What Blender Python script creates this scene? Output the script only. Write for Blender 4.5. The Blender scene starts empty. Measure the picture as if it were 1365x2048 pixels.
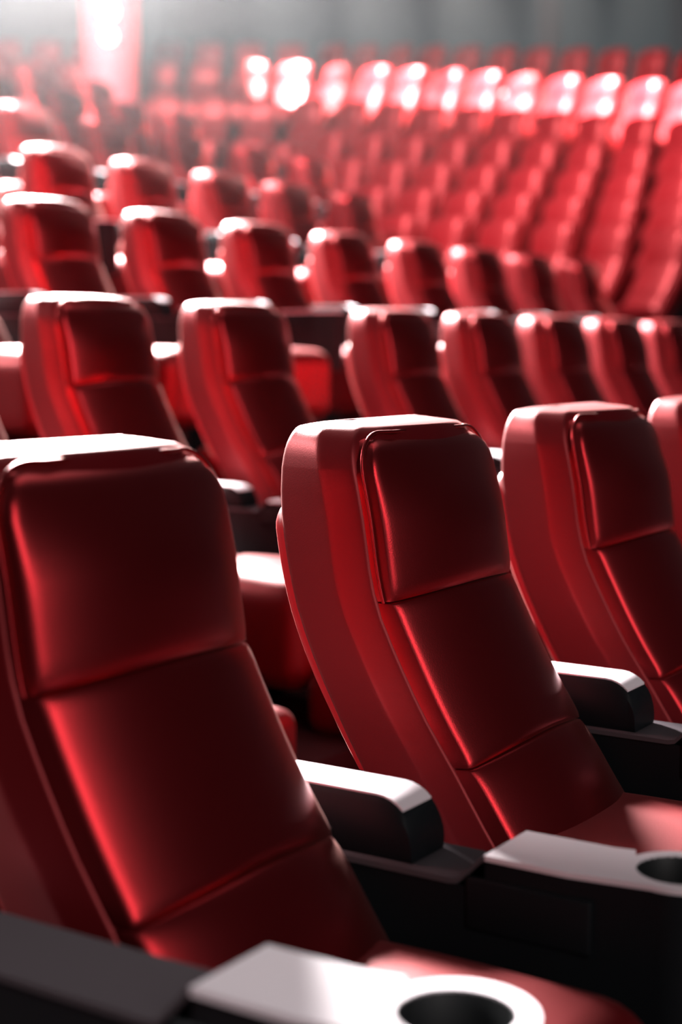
import bpy, bmesh, math, random
from mathutils import Vector, Matrix
random.seed(4)
HAZE_D = .0145
G = 1.48                      # camera height above the front-row floor
C = bpy.context.scene.collection
F_PX, CX, CY = 3057.0, 682.5, 1024.0
AZ, PIT = math.radians(33.3), math.atan(324/3057.0)
V0 = Vector((-math.sin(AZ), math.cos(AZ), 0)); R0 = Vector((math.cos(AZ), math.sin(AZ), 0))
def at(lat, dep, h):          # lateral, depth, height above camera -> world
    p = R0*lat + V0*dep
    return Vector((p.x, p.y, h+G))

# ------------------------------------------------------------ materials
def mat(name, col, rough=.5, metal=0, spec=.5, sheen=0, bump=0, bscale=300, vary=0, coat=0, stint=None):
    m = bpy.data.materials.new(name); m.use_nodes = True
    nt = m.node_tree; b = nt.nodes['Principled BSDF']
    b.inputs['Base Color'].default_value = (*col, 1)
    b.inputs['Roughness'].default_value = rough
    b.inputs['Metallic'].default_value = metal
    b.inputs['Specular IOR Level'].default_value = spec
    if stint: b.inputs['Specular Tint'].default_value = (*stint, 1)
    if sheen:
        b.inputs['Sheen Weight'].default_value = sheen
        b.inputs['Sheen Roughness'].default_value = .35
        b.inputs['Sheen Tint'].default_value = (1, .55, .5, 1)
    if coat:
        b.inputs['Coat Weight'].default_value = coat; b.inputs['Coat Roughness'].default_value = .42
    tc = nt.nodes.new('ShaderNodeTexCoord')
    if bump:
        n = nt.nodes.new('ShaderNodeTexNoise'); n.inputs['Scale'].default_value = bscale
        n.inputs['Detail'].default_value = 3
        bp = nt.nodes.new('ShaderNodeBump'); bp.inputs['Strength'].default_value = bump
        bp.inputs['Distance'].default_value = .001
        nt.links.new(tc.outputs['Object'], n.inputs['Vector'])
        nt.links.new(n.outputs['Fac'], bp.inputs['Height']); nt.links.new(bp.outputs['Normal'], b.inputs['Normal'])
    if vary:
        n2 = nt.nodes.new('ShaderNodeTexNoise'); n2.inputs['Scale'].default_value = 6
        mx = nt.nodes.new('ShaderNodeMixRGB'); mx.blend_type = 'MIX'
        mx.inputs[1].default_value = (*[c*(1-vary) for c in col], 1); mx.inputs[2].default_value = (*[min(1, c*(1+vary)) for c in col], 1)
        nt.links.new(tc.outputs['Object'], n2.inputs['Vector'])
        nt.links.new(n2.outputs['Fac'], mx.inputs[0]); nt.links.new(mx.outputs[0], b.inputs['Base Color'])
    return m
RED = mat('red_upholstery', (.38, .007, .013), .30, .9, .6, .12, .22, 420, .08, .3)
BODYM = mat('red_leather_shell', (.21, .003, .007), .44, .55, .5, .06, .22, 420, .08, .12)
SHELLM = mat('red_shell', (.42, .005, .012), .4, 0, .5, .1)
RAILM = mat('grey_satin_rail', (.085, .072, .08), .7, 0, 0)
DARK = mat('black_plastic', (.007, .009, .011), .6, 0, .15, 0, .1, 500)
PALE = mat('pale_satin_trim', (.86, .78, .83), .6, 0, .2)
CUPM = mat('cup_lining', (.008, .01, .011), .55)
CARPET = mat('dark_carpet', (.03, .006, .008), .9, 0, .2, 0, .4, 200)
WALLM = mat('grey_blue_wall', (.045, .062, .07), .8, 0, .3, 0, .1, 60, .05)
def gradwall():
    m = mat('acoustic_wall_panel', (.08, .11, .125), .85, 0, .2, 0, .1, 60); nt = m.node_tree; b = nt.nodes['Principled BSDF']
    tc = nt.nodes.new('ShaderNodeTexCoord'); sp = nt.nodes.new('ShaderNodeSeparateXYZ'); cr = nt.nodes.new('ShaderNodeValToRGB')
    cr.color_ramp.elements[0].color = (.022, .052, .062, 1); cr.color_ramp.elements[1].color = (.068, .062, .066, 1)
    nt.links.new(tc.outputs['Generated'], sp.inputs[0]); nt.links.new(sp.outputs['X'], cr.inputs[0]); nt.links.new(cr.outputs[0], b.inputs['Base Color'])
    return m
PANELM = gradwall()
COLM = mat('rose_column', (.75, .13, .16), .6, 0, .4)
LAMPM = bpy.data.materials.new('lamp_glow'); LAMPM.use_nodes = True
_b = LAMPM.node_tree.nodes['Principled BSDF']; _b.inputs['Base Color'].default_value = (1, .95, .85, 1)
_b.inputs['Emission Color'].default_value = (1, .93, .8, 1); _b.inputs['Emission Strength'].default_value = 6

# ------------------------------------------------------------ mesh helpers
def finish(name, bm, m, smooth=True, weld=True):
    if weld: bmesh.ops.remove_doubles(bm, verts=bm.verts, dist=1e-5)
    bmesh.ops.recalc_face_normals(bm, faces=bm.faces)
    me = bpy.data.meshes.new(name); bm.to_mesh(me); bm.free()
    me.materials.append(m)
    if smooth:
        for p in me.polygons: p.use_smooth = True
        me.set_sharp_from_angle(angle=math.radians(smooth if smooth is not True else 50))
    return me
def link(name, me, parent=None, loc=(0, 0, 0)):
    o = bpy.data.objects.new(name, me); C.objects.link(o); o.parent = parent; o.location = loc
    return o
def loft(rings, close_start=True, close_end=True):
    bm = bmesh.new(); vs = [[bm.verts.new(p) for p in r] for r in rings]; n = len(rings[0])
    for a, b in zip(vs, vs[1:]):
        for i in range(n): bm.faces.new((a[i], a[(i+1) % n], b[(i+1) % n], b[i]))
    if close_start: bm.faces.new(vs[0])
    if close_end: bm.faces.new(vs[-1])
    return bm
def interp(tab):
    # monotone-ish cubic (Catmull-Rom) interpolation of a table
    def f(d):
        if d <= tab[0][0]: 
            (a, b), (c, e) = tab[0], tab[1]; return b+(d-a)*(e-b)/(c-a)
        if d >= tab[-1][0]:
            (a, b), (c, e) = tab[-2], tab[-1]; return e+(d-c)*(e-b)/(c-a)
        for i in range(len(tab)-1):
            if tab[i][0] <= d <= tab[i+1][0]: break
        x0, y0 = tab[i]; x1, y1 = tab[i+1]
        m0 = (y1-tab[i-1][1])/(x1-tab[i-1][0]) if i > 0 else (y1-y0)/(x1-x0)
        m1 = (tab[i+2][1]-y0)/(tab[i+2][0]-x0) if i+2 < len(tab) else (y1-y0)/(x1-x0)
        h = x1-x0; t = (d-x0)/h
        return (2*t**3-3*t*t+1)*y0+(t**3-2*t*t+t)*h*m0+(-2*t**3+3*t*t)*y1+(t**3-t*t)*h*m1
    return f
T = 1.36                       # seat height, base to top
SEAM1, SEAM2, LOWEND = .312, .585, .93
XF = interp([(.0, -.006), (.03, 0), (.16, .028), (.31, .056), (.42, .108), (.51, .160), (.585, .212), (.67, .268), (.78, .34), (.95, .41)])
XB = interp([(.0, -.192), (.05, -.200), (.17, -.203), (.32, -.175), (.43, -.132), (.54, -.073), (.62, -.025), (.8, .09), (1.0, .2)])
HW = .222
def chaikin(pts, n=2):
    for _ in range(n):
        q = []
        for i in range(len(pts)):
            a, b = Vector(pts[i]), Vector(pts[(i+1) % len(pts)])
            q += [a*.75+b*.25, a*.25+b*.75]
        pts = q
    return pts
def body_mesh(detail=True):
    rings = []
    W = HW+.028
    def section(d, sy=1, sx=1):
        xb, xf = XB(d), XF(d)
        half = [(xb, 0), (xb, .12), (xb+.003, .17), (xb+.008, .212), (xb+.020, .224), (xb+.030, .227), (xf-.104, W), (xf-.097, W), (xf-.088, W-.002),
                (xf-.044, HW+.013), (xf-.036, HW+.009), (xf-.030, HW-.005), (xf-.006, .17), (xf+.012, .08)]
        pts = half+[(xf+.018, 0)]+[(x, -y) for x, y in reversed(half[1:])]
        pts = chaikin(pts, 2 if detail else 1)
        xm = (xb+xf)/2
        out = []
        for p in pts:
            u = max(0, min(1, (p[0]-xb)/(xf-xb)))          # 0 at the back, 1 at the front
            syy = 1-(1-sy)*(.42+.58*u)
            out.append(((p[0]-xm)*sx+xm, p[1]*syy))
        return out
    n = 22 if detail else 8
    ds = [1.02-(1.02-.085)*i/n for i in range(n+1)]
    for d in ds: rings.append([(x, y, T-d) for x, y in section(d)])
    Rr = .085; k = 9 if detail else 4
    for i in range(1, k+1):
        th = math.pi/2*i/k
        d = Rr*(1-math.sin(th))+.010
        rings.append([(x, y, T-d) for x, y in section(d, (W-Rr*.95*(1-math.cos(th)))/W, 1-.16*(1-math.cos(th))**1.0)])
    for s in ((.85, .003), (.6, .0065), (.3, .009), (.05, .010)):
        base = section(.01, (W-Rr*.95)/W*s[0], .84*s[0])
        rings.append([(x, y, T-.010+s[1]) for x, y in base])
    return finish('backrest', loft(rings), BODYM, 60)
def panel_mesh(d0, d1, top=False, detail=True, D=.06, a0=0, a1=0):
    nt_, ns = (28, 16) if detail else (8, 5)
    bm = bmesh.new(); r = .07
    def w(d):
        if top and d < d0+r:
            q = max(0, 1-((d0+r-d)/r)**2); return HW-r+r*math.sqrt(q)
        return HW
    grid = []
    for j in range(ns+1):
        u = j/ns
        s = .5-.5*math.cos(math.pi*u) if not top else 1-math.cos(math.pi/2*u)*1.0
        if top: s = .5-.5*math.cos(math.pi*u)
        d = d0+.0015+(d1-d0-.003)*s
        row = []
        for i in range(nt_+1):
            t = math.sin(math.pi/2*(2*i/nt_-1))
            De = D
            if top:
                q = min(1, max(0, (d-d0)/.16)); De = D*(.35+.65*q*q*(3-2*q))
            bul = De*(1-abs(t)**2.25)-.005*abs(t)**60
            e = abs(2*s-1)
            dip = .010*e**18+.004*e**5 if not top else (.022*e**14+.004*e**4 if s < .5 else .007*e**14+.003*e**4)
            if not top: dip *= (.55+.45*(1-abs(t)**2))
            if not detail: dip *= .4
            dd = d-(1-t*t)*(a0*(1-s)+a1*s)
            row.append(bm.verts.new((XF(dd)+bul-dip, w(dd)*t if top and s < .5 else HW*t if not top else w(dd)*t, T-dd)))
        grid.append(row)
    for j in range(ns):
        for i in range(nt_):
            bm.faces.new((grid[j][i], grid[j][i+1], grid[j+1][i+1], grid[j+1][i]))
    # boundary walled back
    loop = grid[0][:]+[g[-1] for g in grid[1:]]+grid[-1][-2::-1]+[g[0] for g in grid[-2:0:-1]]
    back = []
    for v in loop:
        d = T-v.co.z; y = v.co.y; z = v.co.z
        k = 1+.009/HW*min(1, abs(y)/HW*1.2)
        back.append(bm.verts.new((XF(d)-.046, y*k, z+(.012 if top and d < d0+.02 else 0))))
    for i in range(len(loop)):
        k = (i+1) % len(loop); bm.faces.new((loop[i], loop[k], back[k], back[i]))
    bmesh.ops.contextual_create(bm, geom=back)
    return finish('panel', bm, RED if detail else BODYM, 55, weld=False)
def tube_mesh(path, rad, m, n=8):
    bm = bmesh.new(); prev = None; rings = []
    for i, p in enumerate(path):
        p = Vector(p); a = Vector(path[max(0, i-1)]); b = Vector(path[min(len(path)-1, i+1)])
        t = (b-a).normalized(); s = t.cross(Vector((1, 0, .01))).normalized(); q = t.cross(s).normalized()
        rings.append([p+s*rad*math.cos(2*math.pi*k/n)+q*rad*math.sin(2*math.pi*k/n) for k in range(n)])
    return finish('piping', loft(rings), m, True)
def piping_path():
    pts = []; r = .074; w = HW+.009; d0 = .020
    for i in range(23):
        d = SEAM1-(SEAM1-d0-r)*i/22; pts.append((XF(d)-.020, -w, T-d))
    for i in range(1, 11):
        th = math.pi/2*i/10; d = d0+r*(1-math.sin(th)); pts.append((XF(d)-.020, -w+r*(1-math.cos(th)), T-d))
    for i in range(1, 6):
        pts.append((XF(d0)-.006, (-w+r)*(1-i/6), T-d0))
    return pts+[(XF(d0)-.006, 0, T-d0)]+[(x, -y, z) for x, y, z in reversed(pts)]
def shell_mesh():
    W = .214; rings = []
    ds = [.62-(.62-.20)*i/14 for i in range(15)]
    def ring(d, w, x_off=0, th=.05):
        xb = XB(d)
        pts = [(xb-.022+x_off, 0), (xb-.022+x_off, w*.6), (xb-.018+x_off, w*.92), (xb-.004, w), (xb+.03, w), (xb+.03, 0), (xb+.03, -w), (xb-.004, -w), (xb-.018+x_off, -w*.92), (xb-.022+x_off, -w*.6)]
        return [(x, y, T-d) for x, y in chaikin(pts, 1)]
    for i, d in enumerate(ds):
        rings.append(ring(d, W, .02*max(0, 1-i/5)))
    for i in range(1, 7):
        th = math.pi/2*i/6; d = .20-.05*math.sin(th)
        rings.append(ring(d, W-.05*(1-math.cos(th)), .02*(1-math.cos(th))))
    return finish('back_shell', loft(rings), SHELLM, 60)
def rbox(x0, x1, y0, y1, z0, z1, r, m, seg=5, crown=0, name='box', sub=0, smooth=True):
    bm = bmesh.new(); bmesh.ops.create_cube(bm, size=1)
    for v in bm.verts:
        v.co = Vector(((x0+x1)/2+v.co.x*(x1-x0), (y0+y1)/2+v.co.y*(y1-y0), (z0+z1)/2+v.co.z*(z1-z0)))
    if r: bmesh.ops.bevel(bm, geom=bm.edges[:]+bm.verts[:], offset=r, segments=seg, profile=.5, affect='EDGES')
    if crown:
        bmesh.ops.subdivide_edges(bm, edges=[e for e in bm.edges if e.calc_length() > .08], cuts=6, use_grid_fill=True)
        for v in bm.verts:
            if v.co.z > (z0+z1)/2:
                a = (2*(v.co.x-x0)/(x1-x0)-1); b = (2*(v.co.y-y0)/(y1-y0)-1)
                v.co.z += crown*(1-a*a)*(1-b*b)
    return finish(name, bm, m, 60 if smooth else False)
def outline_mesh(outer, hole, z0, z1, m, name, zf=None, smooth=35, bevel=0):
    bm = bmesh.new()
    def loop(pts):
        vs = [bm.verts.new((x, y, z1 if zf is None else zf(x))) for x, y in pts]
        return [bm.edges.new((vs[i], vs[(i+1) % len(vs)])) for i in range(len(vs))]
    es = loop(outer)+(loop(hole) if hole else [])
    res = bmesh.ops.triangle_fill(bm, use_beauty=True, use_dissolve=False, edges=es)
    faces = [f for f in bm.faces]
    ext = bmesh.ops.extrude_face_region(bm, geom=faces)
    for v in ext['geom']:
        if isinstance(v, bmesh.types.BMVert):
            v.co.z = z0 if zf is None else v.co.z-(z1-z0)
    return finish(name, bm, m, smooth)

# ------------------------------------------------------------ seat prototypes
ME = {}
for det in (True, False):
    k = 'hi' if det else 'lo'
    ME[k] = dict(
        backrest=body_mesh(det),
        headrest_panel=panel_mesh(.028, SEAM1, True, det, .066 if det else .03, 0, .020),
        middle_panel=panel_mesh(SEAM1, SEAM2, False, det, .068 if det else .03, .020, .030),
        lower_panel=panel_mesh(SEAM2, LOWEND, False, det, .068 if det else .03, .030, 0))
ME['hi']['piping'] = tube_mesh(piping_path(), .0035, RED)
ME['hi']['back_shell'] = shell_mesh()
CUSH = rbox(.20, .78, -.235, .235, -.36, 0, .085, BODYM, 7, .018, 'cushion')
CUSH_LO = rbox(.20, .78, -.235, .235, -.36, 0, .085, BODYM, 3, 0, 'cushion')
FOOT = rbox(.98, 1.24, -.235, .235, .0, .19, .055, BODYM, 6, .008, 'footrest')
PED = rbox(.02, .62, -.20, .20, 0, .42, .01, DARK, 2, 0, 'pedestal')
SIDE = rbox(.20, .60, -.20, .20, 0, .42, 0, DARK, 1, 0, 'pedestal')

def make_seat(proto, name='cinema_seat'):
    """proto: hi or lo -> a new thing with its parts"""
    root = bpy.data.objects.new(name, None); C.objects.link(root); root.empty_display_size = .1
    parts = ['backrest', 'headrest_panel', 'middle_panel', 'lower_panel'] + (['piping', 'back_shell'] if proto == 'hi' else [])
    for p in parts: link(p, ME[proto][p], root)
    if proto == 'hi': link('footrest', FOOT, root)
    link('cushion', CUSH if proto == 'hi' else CUSH_LO, root, (0, 0, T-.68))
    link('pedestal', PED, root)
    return root
def dup(root):
    r = root.copy(); C.objects.link(r)
    for ch in root.children:
        c = ch.copy(); C.objects.link(c); c.parent = r
    return r
protos = {}
def seat(kind, x, y, z, rz, label, group, cush=(0, -.68)):
    if kind not in protos: s = protos[kind] = make_seat(kind)
    else: s = dup(protos[kind])
    s.location = (x, y, z); s.rotation_euler = (0, 0, rz)
    s['label'] = label; s['category'] = 'cinema seat'; s['group'] = group
    for ch in s.children:
        if ch.name.startswith('cushion'): ch.location = (cush[0], 0, T+cush[1])
        if ch.name.startswith('pedestal'): ch.location = (0, 0, 0)
    return s

# ------------------------------------------------------------ armrest prototype (origin on the floor, x=0 at the front panels' plane)
AH = .78                       # height of the pale cup-holder top
def arm_outline(grow=0.0):
    w = .0675+grow; cx_, cy_, R = .685, .028, .080+grow; pts = []
    x0 = .43
    pts += [(x0, -w), (.50, -w), (.56, -w)]
    # near side flows to the ring
    a0 = math.asin(max(-1, min(1, (-w-cy_)/R))) if abs((-w-cy_)/R) < 1 else -math.pi/2
    for i in range(33):
        a = math.radians(-100)+math.radians(200+62)*i/32
        pts.append((cx_+R*math.cos(a), cy_+R*math.sin(a)))
    pts += [(.60, w+.006), (.57, w), (.50, w), (x0, w)]
    return pts
def arm_hole(r=.061, n=40):
    return [(.685+r*math.cos(2*math.pi*i/n), .028+r*math.sin(2*math.pi*i/n)) for i in range(n)]
def arm_meshes():
    out = {}
    out['armrest_top'] = outline_mesh(arm_outline(), arm_hole(), AH-.008, AH, PALE, 'armrest_top')
    # dark body: holed upper block, solid lower wall
    m = bmesh.new()
    a = outline_mesh(arm_outline(-.003), arm_hole(.0615), AH-.12, AH-.008, DARK, 't')
    m.from_mesh(a)
    b = outline_mesh([(p[0], p[1]) for p in arm_outline(-.003)], None, AH-.30, AH-.12, DARK, 't2'); m.from_mesh(b)
    def addbox(x0, x1, y0, y1, z0, z1):
        r = bmesh.ops.create_cube(m, size=1)
        for v in r['verts']: v.co = Vector(((x0+x1)/2+v.co.x*(x1-x0), (y0+y1)/2+v.co.y*(y1-y0), (z0+z1)/2+v.co.z*(z1-z0)))
    addbox(-.12, .43, -.0645, .0645, 0, AH-.052)
    addbox(.43, .62, -.0645, .0645, 0, AH-.30)
    me = finish('console_body', m, DARK, 35); out['console_body'] = me
    # pale rail with the ramp up to the cup-holder top
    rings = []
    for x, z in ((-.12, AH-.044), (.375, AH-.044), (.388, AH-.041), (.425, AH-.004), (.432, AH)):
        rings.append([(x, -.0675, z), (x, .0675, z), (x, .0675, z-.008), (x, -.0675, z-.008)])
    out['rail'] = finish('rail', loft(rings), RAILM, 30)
    # cup lining
    bm = bmesh.new(); n = 32; rr = []
    for r, z in ((.0612, AH-.002), (.0585, AH-.012), (.055, AH-.10), (.0, AH-.10)):
        rr.append([(.685+max(r, .001)*math.cos(2*math.pi*i/n), .028+max(r, .001)*math.sin(2*math.pi*i/n), z) for i in range(n)])
    out['cup_holder'] = finish('cup_holder', loft(rr, False, True), CUPM)
    # rear rest: a dark bar with rounded front and pale top strip
    rings = []
    for i in range(9):
        th = math.pi/2*i/8
        x = .235+.065*math.sin(th); zt = AH+.050-.065*(1-math.cos(th))
        rings.append((x, zt))
    pts = [(-.10, AH+.050)]+rings
    bm = bmesh.new(); rg = []
    for x, zt in pts:
        b_ = .010; zb = AH-.0445
        rg.append([(x, -.046, zb), (x, .046, zb), (x, .05, zb+b_), (x, .05, zt-b_), (x, .044, zt), (x, -.044, zt), (x, -.05, zt-b_), (x, -.05, zb+b_)])
    out['rear_rest'] = finish('rear_rest', loft(rg), DARK, 40)
    rg = []
    for i, (x, zt) in enumerate(pts[:6]):
        rg.append([(x, -.042, zt-.002), (x, .042, zt-.002), (x, .042, zt+.0035), (x, -.042, zt+.0035)])
    out['rest_strip'] = finish('rest_strip', loft(rg), PALE, 40)
    out['side_panel'] = rbox(.40, .595, -.068, -.060, AH-.115, AH-.035, .006, DARK, 3, 0, 'side_panel')
    return out
AM = arm_meshes()
arm_proto = None
def make_arm():
    root = bpy.data.objects.new('armrest', None); C.objects.link(root); root.empty_display_size = .1
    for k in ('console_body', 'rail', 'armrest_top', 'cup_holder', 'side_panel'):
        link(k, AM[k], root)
    link('rear_rest', AM['rear_rest'], root); r = link('rest_strip', AM['rest_strip'], root)
    return root
def arm(x, y, z, dz, label, group, rest=True):
    global arm_proto
    if arm_proto is None: s = arm_proto = make_arm()
    else: s = dup(arm_proto)
    s.location = (x, y, z); s.scale = (1, 1, (AH+dz)/AH); s['label'] = label; s['category'] = 'armrest'; s['group'] = group
    if not rest:
        for ch in list(s.children):
            if ch.name.startswith('re'): bpy.data.objects.remove(ch)
    return s

# ------------------------------------------------------------ near block
ORD = ['first', 'second', 'third', 'fourth', 'fifth', 'sixth', 'seventh', 'eighth', 'ninth', 'tenth', 'eleventh', 'twelfth', 'thirteenth',
       'fourteenth', 'fifteenth', 'sixteenth', 'seventeenth', 'eighteenth', 'nineteenth', 'twentieth', 'twenty-first', 'twenty-second',
       'twenty-third', 'twenty-fourth', 'twenty-fifth', 'twenty-sixth', 'twenty-seventh', 'twenty-eighth', 'twenty-ninth', 'thirtieth']
# row: X of the front panels, seat-top height above camera, seat centres, cushion offset, armrest height shift
near = [
 dict(X=-1.412, top=-.125, ys=[1.595, 2.46, 3.325, 4.19], c=(-.045, -.705), az=0, n='front row'),
 dict(X=-3.60, top=.19, ys=[3.17, 4.0, 4.85, 6.05, 6.9, 7.74, 8.59, 9.45, 10.3], c=(.2, -.89), az=-.14, n='second row'),
 dict(X=-5.30, top=.74, ys=[4.71, 5.58, 6.45, 7.31, 8.22, 9.15, 10.03, 10.9, 11.8], c=(.1, -.74), az=.05, n='third row'),
 dict(X=-6.95, top=1.30, ys=[6.5, 7.37, 8.21, 9.09, 9.95, 10.87], c=(.1, -.74), az=.05, n='fourth row'),
 dict(X=-8.50, top=1.87, ys=[7.75, 8.64, 9.55, 10.53, 11.55, 12.5], c=(.1, -.74), az=.05, n='fifth row'),
 dict(X=-10.10, top=2.41, ys=[9.85, 10.75, 11.63, 12.45], c=(.1, -.74), az=.05, n='sixth row'),
 dict(X=-11.70, top=2.96, ys=[11.15, 12.05, 12.95], c=(.1, -.74), az=.05, n='seventh row'),
 dict(X=-13.30, top=3.5, ys=[12.2, 13.1], c=(.1, -.74), az=.05, n='eighth row'),
]
seat_labels_front = [
 'large red padded cinema seat filling the lower left, nearest of all',
 'red padded front-row cinema seat in mid-picture, its whole side showing',
 'red padded front-row cinema seat cut by the right edge of the picture',
 'red front-row cinema seat showing only its pale-lit top corner, right edge',
 'red cinema seat hidden behind the corner seat at the right end of the front row']
arm_labels_front = [
 'black armrest with pale top and whole cup hole, bottom, beside the lower left seat',
 'black armrest with pale top between the large lower left and middle seats',
 'black armrest with pale rail between middle seat and seat cut by right edge']
floors = []
for ri, r in enumerate(near):
    fl = r['top']-T+G; floors.append(fl)
    kind = 'hi'
    for i, y in enumerate(r['ys']):
        if ri == 0:
            if i > 3: continue
            lab = seat_labels_front[i]
        else:
            lab = 'red cinema seat, %s from the left in the %s, near block' % (ORD[i], r['n'])
        seat(kind, r['X'], y, fl, 0, lab, 'red cinema seats of the near block', r['c'])
    if ri == 0:
        arm(-1.412, 1.93, fl, -.005, arm_labels_front[1], 'armrests of the front row')
        arm(-1.372, 1.222, fl, .066, arm_labels_front[0], 'armrests of the front row', False)
        arm(-1.412, 2.775, fl, .015, arm_labels_front[2], 'armrests of the front row')
    elif ri < 5:
        for i, y in enumerate(r['ys'][1:] if ri != 1 else r['ys'][1:]):
            arm(r['X'], y-.43 if not(ri == 1 and i == 2) else y-.43, fl, r['az'],
                'black armrest left of the %s seat in the %s, near block' % (ORD[i+1], r['n']), 'armrests between the near block seats')

# ------------------------------------------------------------ far side block, rows curving across the hall
far = [  # name, depth at px 950, y px of seat tops at x=540 and x=1350, px range
 ('top tier', 22.6, 104, 118, -60, 1420, .0),
 ('second tier from the top', 20.9, 140, 182, 30, 1420, .0),
 ('third tier from the top', 19.5, 205, 248, 330, 1420, .0),
 ('fourth tier from the top', 18.2, 262, 305, 560, 1420, .0),
 ('fifth tier from the top', 17.0, 315, 358, 620, 1420, .0),
 ('sixth tier from the top', 15.9, 368, 408, 700, 1420, .0),
 ('lowest tier', 14.9, 420, 462, 780, 1420, .0),
]
far_floor = []
for ti, (nm, zd, ya, yb, xa, xb, _) in enumerate(far):
    px = 1440.0; k = 0; row = []; S = zd/21.0
    items = []
    while px > xa:
        z = zd - 2.3*S*max(-0.75, (px-950)/400.0)
        t = (px-540)/810.0
        y = ya+(yb-ya)*t if t > 0 else ya+(12*t)
        h = (700-y)/F_PX*z
        lat = (px-CX)/F_PX*z
        if not items or math.hypot(lat-items[-1][1], z-items[-1][2]) >= .63: items.append((px, lat, z, h))
        px -= 1.0
    items.reverse()
    for k, (px, lat, z, h) in enumerate(items):
        if px > xb: break
        p = at(lat, z, h-T)
        if k+1 < len(items): q = items[k+1]; pp = (lat, z)
        else: q = items[k]; pp = (items[k-1][1], items[k-1][2])
        d = Vector((q[1]-pp[0], q[2]-pp[1])).normalized()
        # facing = row direction turned towards the camera (lat, depth)
        wd = R0*d.x+V0*d.y; face = Vector((wd.y, -wd.x, 0))
        rz = math.atan2(face.y, face.x)-.15
        seat('lo', p.x, p.y, p.z, rz, 'red cinema seat, %s from the left in the %s, far block' % (ORD[k], nm), 'red cinema seats of the far side block', (0, -.68))
        row.append((lat, z, h-T))
    far_floor.append((items, nm))

# ------------------------------------------------------------ setting
def struct(name, me):
    o = link(name, me); o['kind'] = 'structure'; return o
# stepped floor of the near block
bm = bmesh.new()
def addbox(bm, x0, x1, y0, y1, z0, z1):
    r = bmesh.ops.create_cube(bm, size=1)
    for v in r['verts']: v.co = Vector(((x0+x1)/2+v.co.x*(x1-x0), (y0+y1)/2+v.co.y*(y1-y0), (z0+z1)/2+v.co.z*(z1-z0)))
for i, r in enumerate(near):
    xf_ = r['X']+1.2 if i else 6.0
    xb_ = near[i+1]['X']+1.2 if i+1 < len(near) else -16
    addbox(bm, xb_, xf_, -3, 13.4, -1.0, floors[i])
struct('floor', finish('floor', bm, CARPET, False))
# raked floor of the far block
bm = bmesh.new(); rowsv = []
for items, nm in far_floor:
    rv = []
    for i in range(12):
        a = items[0]; b = items[-1]; t = i/11*(len(items)-1); j = min(int(t), len(items)-2); u = t-j
        lat, z, h = [items[j][c]*(1-u)+items[j+1][c]*u for c in (1, 2, 3)]
        rv.append((lat, z, h-T))
    rowsv.append(rv)
for a in rowsv:
    n = len(a)
    f = [bm.verts.new(at(l, z-.75, h)) for l, z, h in a]; k = [bm.verts.new(at(l, z+.6, h)) for l, z, h in a]
    g = [bm.verts.new(at(l, z-.75, h-.75)) for l, z, h in a]
    for i in range(n-1):
        bm.faces.new((f[i], f[i+1], k[i+1], k[i])); bm.faces.new((g[i], g[i+1], f[i+1], f[i]))
struct('floor_far', finish('floor_far', bm, CARPET, False))

def wall_panel(name, xa, xb, za, zb, m, top=7.5, bot=1.2, ribs=0):
    bm = bmesh.new(); n = 24; ft = []
    for i in range(n+1):
        t = i/n; z = za+(zb-za)*t; x = xa+(xb-xa)*t
        off = .02*math.cos(2*math.pi*t*12) if ribs else 0
        ft.append(((x-CX)/F_PX*z, z+off))
    for (l0, z0), (l1, z1) in zip(ft, ft[1:]):
        vs = [at(l0, z0, bot), at(l1, z1, bot), at(l1, z1, top), at(l0, z0, top)]
        vb = [at(l0, z0+.25, bot), at(l1, z1+.25, bot), at(l1, z1+.25, top), at(l0, z0+.25, top)]
        a = [bm.verts.new(v) for v in vs]; b = [bm.verts.new(v) for v in vb]
        bm.faces.new(a); bm.faces.new(b[::-1])
        bm.faces.new((a[3], a[2], b[2], b[3])); bm.faces.new((a[0], b[0], b[1], a[1]))
    return struct(name, finish(name, bm, m, 30))
wall_panel('wall_back', -700, 2300, 28.6, 24.5, WALLM)
wall_panel('trim_1', -420, 170, 27.6, 26.2, PANELM, ribs=1)
wall_panel('trim_2', 290, 556, 27.9, 26.9, PANELM, ribs=1)
wall_panel('trim_3', 562, 830, 27.6, 26.5, PANELM, ribs=1)
wall_panel('trim_4', 836, 1108, 27.1, 26.0, PANELM, ribs=1)
wall_panel('trim_5', 1114, 1500, 26.6, 25.2, PANELM, ribs=1)
# column with lamp
bm = bmesh.new(); n = 24
def col_ring(h, r): 
    c = at((233-CX)/F_PX*21.6, 21.6, 0)
    return [(c.x+r*math.cos(2*math.pi*i/n), c.y+r*math.sin(2*math.pi*i/n), h+G) for i in range(n)]
struct('trim_6', finish('trim_6', loft([col_ring(1.0, .37), col_ring(4.0, .37), col_ring(4.3, .39), col_ring(7.5, .41)]), COLM, 40))
lc = at((230-CX)/F_PX*21.1, 21.1, (700-45)/F_PX*21.1)
def bulb(name, r, dz):
    bm = bmesh.new(); bmesh.ops.create_uvsphere(bm, u_segments=20, v_segments=12, radius=r*.95)
    bmesh.ops.translate(bm, verts=bm.verts, vec=(0, 0, dz)); return finish(name, bm, LAMPM)
lamp = bpy.data.objects.new('wall_lamp', None); C.objects.link(lamp); lamp.location = lc
lamp['label'] = 'glowing wall lamp with two round globes on the rose column at the back'; lamp['category'] = 'lamp'
link('globe', bulb('globe', .13, 0), lamp)
g2 = link('globe', bulb('globe', .10, -.33), lamp)
fwd = V0
bm = bmesh.new(); addbox(bm, -.07, .07, -.02, .02, -.5, .22)
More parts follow.
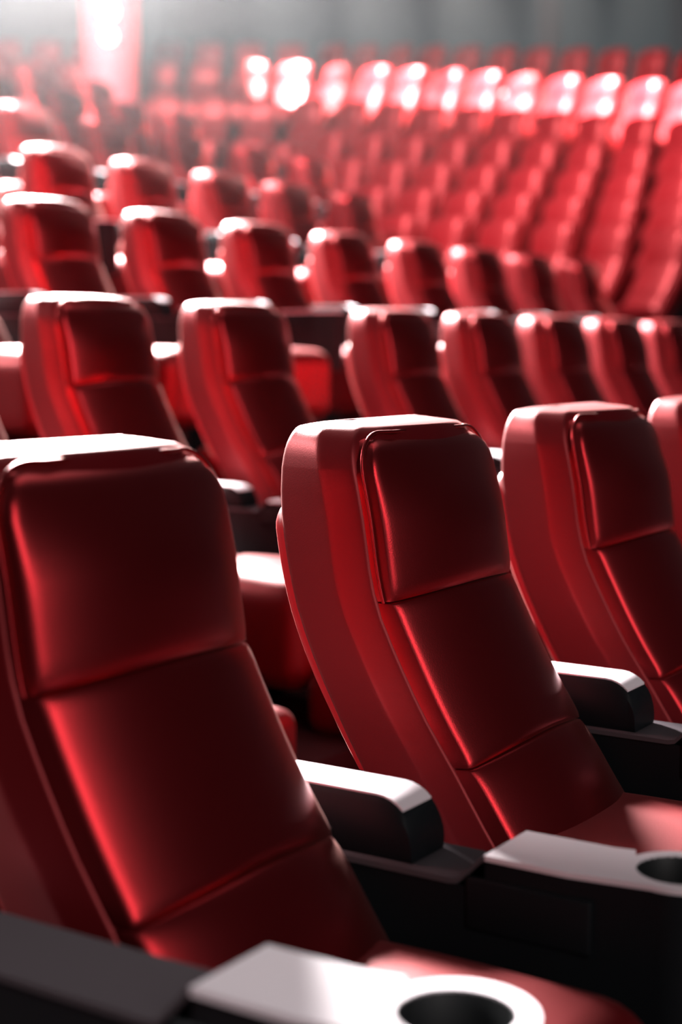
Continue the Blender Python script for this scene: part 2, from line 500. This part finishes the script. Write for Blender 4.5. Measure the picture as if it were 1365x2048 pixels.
br = link('bracket', finish('bracket', bm, DARK, False), lamp, tuple(fwd*.18)); br.rotation_euler = (0, 0, AZ)

# ------------------------------------------------------------ haze
bm = bmesh.new()
hc = at(-2.4, 15.5, 4.2)
bmesh.ops.create_cube(bm, size=2)
for v in bm.verts: v.co = Vector((v.co.x*7.5, v.co.y*9, v.co.z*5.2))
hm = bpy.data.materials.new('haze'); hm.use_nodes = True; nt = hm.node_tree; nt.nodes.remove(nt.nodes['Principled BSDF'])
vv = nt.nodes.new('ShaderNodeVolumeScatter'); vv.inputs['Anisotropy'].default_value = .3
vv.inputs['Color'].default_value = (.95, .97, 1, 1)
tc = nt.nodes.new('ShaderNodeTexCoord'); mp = nt.nodes.new('ShaderNodeMapping'); mp.inputs['Scale'].default_value = (1/7.5, 1/9, 1/5.2)
ln = nt.nodes.new('ShaderNodeVectorMath'); ln.operation = 'LENGTH'
mr = nt.nodes.new('ShaderNodeMapRange'); mr.interpolation_type = 'SMOOTHSTEP'
for a_, b_ in zip(('From Min', 'From Max', 'To Min', 'To Max'), (.05, .98, HAZE_D, 0)): mr.inputs[a_].default_value = b_
nt.links.new(tc.outputs['Object'], mp.inputs['Vector']); nt.links.new(mp.outputs[0], ln.inputs[0]); nt.links.new(ln.outputs['Value'], mr.inputs['Value'])
nt.links.new(mr.outputs['Result'], vv.inputs['Density'])
nt.links.new(vv.outputs[0], nt.nodes['Material Output'].inputs['Volume'])
hz = link('haze', finish('haze', bm, hm, False)); hz.location = hc; hz.rotation_euler = (0, 0, AZ)
hz['kind'] = 'stuff'; hz['label'] = 'pale haze glowing in the air over the far left rows'; hz['category'] = 'haze'

# ------------------------------------------------------------ lights
def area(name, loc, tgt, sx, sy, energy, col, spread=180):
    l = bpy.data.lights.new(name, 'AREA'); l.shape = 'RECTANGLE'; l.size = sx; l.size_y = sy; l.energy = energy; l.color = col
    l.spread = math.radians(spread)
    o = bpy.data.objects.new(name, l); C.objects.link(o); o.location = loc
    o.rotation_euler = (Vector(tgt)-Vector(loc)).to_track_quat('-Z', 'Y').to_euler(); return o
def spot(name, loc, tgt, energy, col, ang, blend=.5, size=.1):
    l = bpy.data.lights.new(name, 'SPOT'); l.energy = energy; l.color = col; l.spot_size = math.radians(ang); l.spot_blend = blend; l.shadow_soft_size = size
    o = bpy.data.objects.new(name, l); C.objects.link(o); o.location = loc
    o.rotation_euler = (Vector(tgt)-Vector(loc)).to_track_quat('-Z', 'Y').to_euler(); return o
def sun(name, d, energy, col, ang):
    l = bpy.data.lights.new(name, 'SUN'); l.energy = energy; l.color = col; l.angle = math.radians(ang)
    o = bpy.data.objects.new(name, l); C.objects.link(o); o.location = (0, 0, 12)
    o.rotation_euler = Vector(d).to_track_quat('-Z', 'Y').to_euler(); return o
# broad light high at the back of the hall, in the viewing direction: whitens the seat tops and glows in the haze
area('back_light', at(-3.4, 12.4, 4.7), (-1.6, 3.0, 1.3), 3.2, 1.2, 8800, (1, .95, .93), 110)
area('ceiling_light_back', (-14.5, -1.0, 8.0), (-2.5, 4.0, 1.2), 4, 2.0, 300, (1, .94, .92), 70)  # added light out of view, angled to catch the seats' left sides
area('overhead_fill', (-4.0, 6.5, 10.0), (-4.0, 6.5, 0), 6, 6, 90, (1, .93, .9), 140)  # added overhead fill for seat panels and cushions, no fixture here
# added unseen tall soft light on the screen side, for panel edge highlights
area('screen_side_key', (24.4, -12.5, 14.5), (-1.4, 2.5, .9), 3.4, 23.0, 3300, (1, .9, .87))
area('far_block_fill', at(-1.0, 10.5, 6.8), at(3.0, 17, 1.8), 2.5, 2.5, 850, (1, .93, .9), 75)  # unseen fill added to brighten the far block evenly
area('far_left_fill', at(-4.5, 12.5, 6.5), at(-4.5, 22, 3.2), 2.5, 2.0, 750, (1, .93, .9), 90)  # second added fill, for the dark left end of the far tiers
# added out-of-frame spots that bleach the headrests of the far block's second tier
for px in (600, 780, 960, 1140, 1310):
    z = 20.9-2.3*(px-950)/400.0
    t = (px-540)/810; y = 140+42*t; h = (700-y)/F_PX*z; lat = (px-CX)/F_PX*z
    tp = at(lat, z-.1, h-.12); lp = at(lat-.6, z-.9, h+2.3)
    spot('far_spot', lp, tp, 34000, (1, .96, .9), 34, .5, .1)
w = bpy.data.worlds.new('hall'); bpy.context.scene.world = w; w.use_nodes = True
w.node_tree.nodes['Background'].inputs[0].default_value = (.5, .6, .7, 1); w.node_tree.nodes['Background'].inputs[1].default_value = .03

# ------------------------------------------------------------ camera
cam = bpy.data.cameras.new('camera'); co = bpy.data.objects.new('camera', cam); C.objects.link(co)
co.location = (0, 0, G); co.rotation_euler = (math.pi/2-PIT, 0, AZ)
cam.sensor_fit = 'VERTICAL'; cam.sensor_height = 36; cam.lens = 36*F_PX/2048
cam.dof.use_dof = True; cam.dof.focus_distance = 2.75; cam.dof.aperture_fstop = 1.7
cam.clip_end = 200
s = bpy.context.scene; s.camera = co
s.view_settings.view_transform = 'Standard'; s.view_settings.look = 'None'; s.view_settings.gamma = 1; s.view_settings.exposure = 0
s.cycles.use_denoising = True; s.cycles.max_bounces = 6; s.cycles.diffuse_bounces = 3; s.cycles.volume_bounces = 0
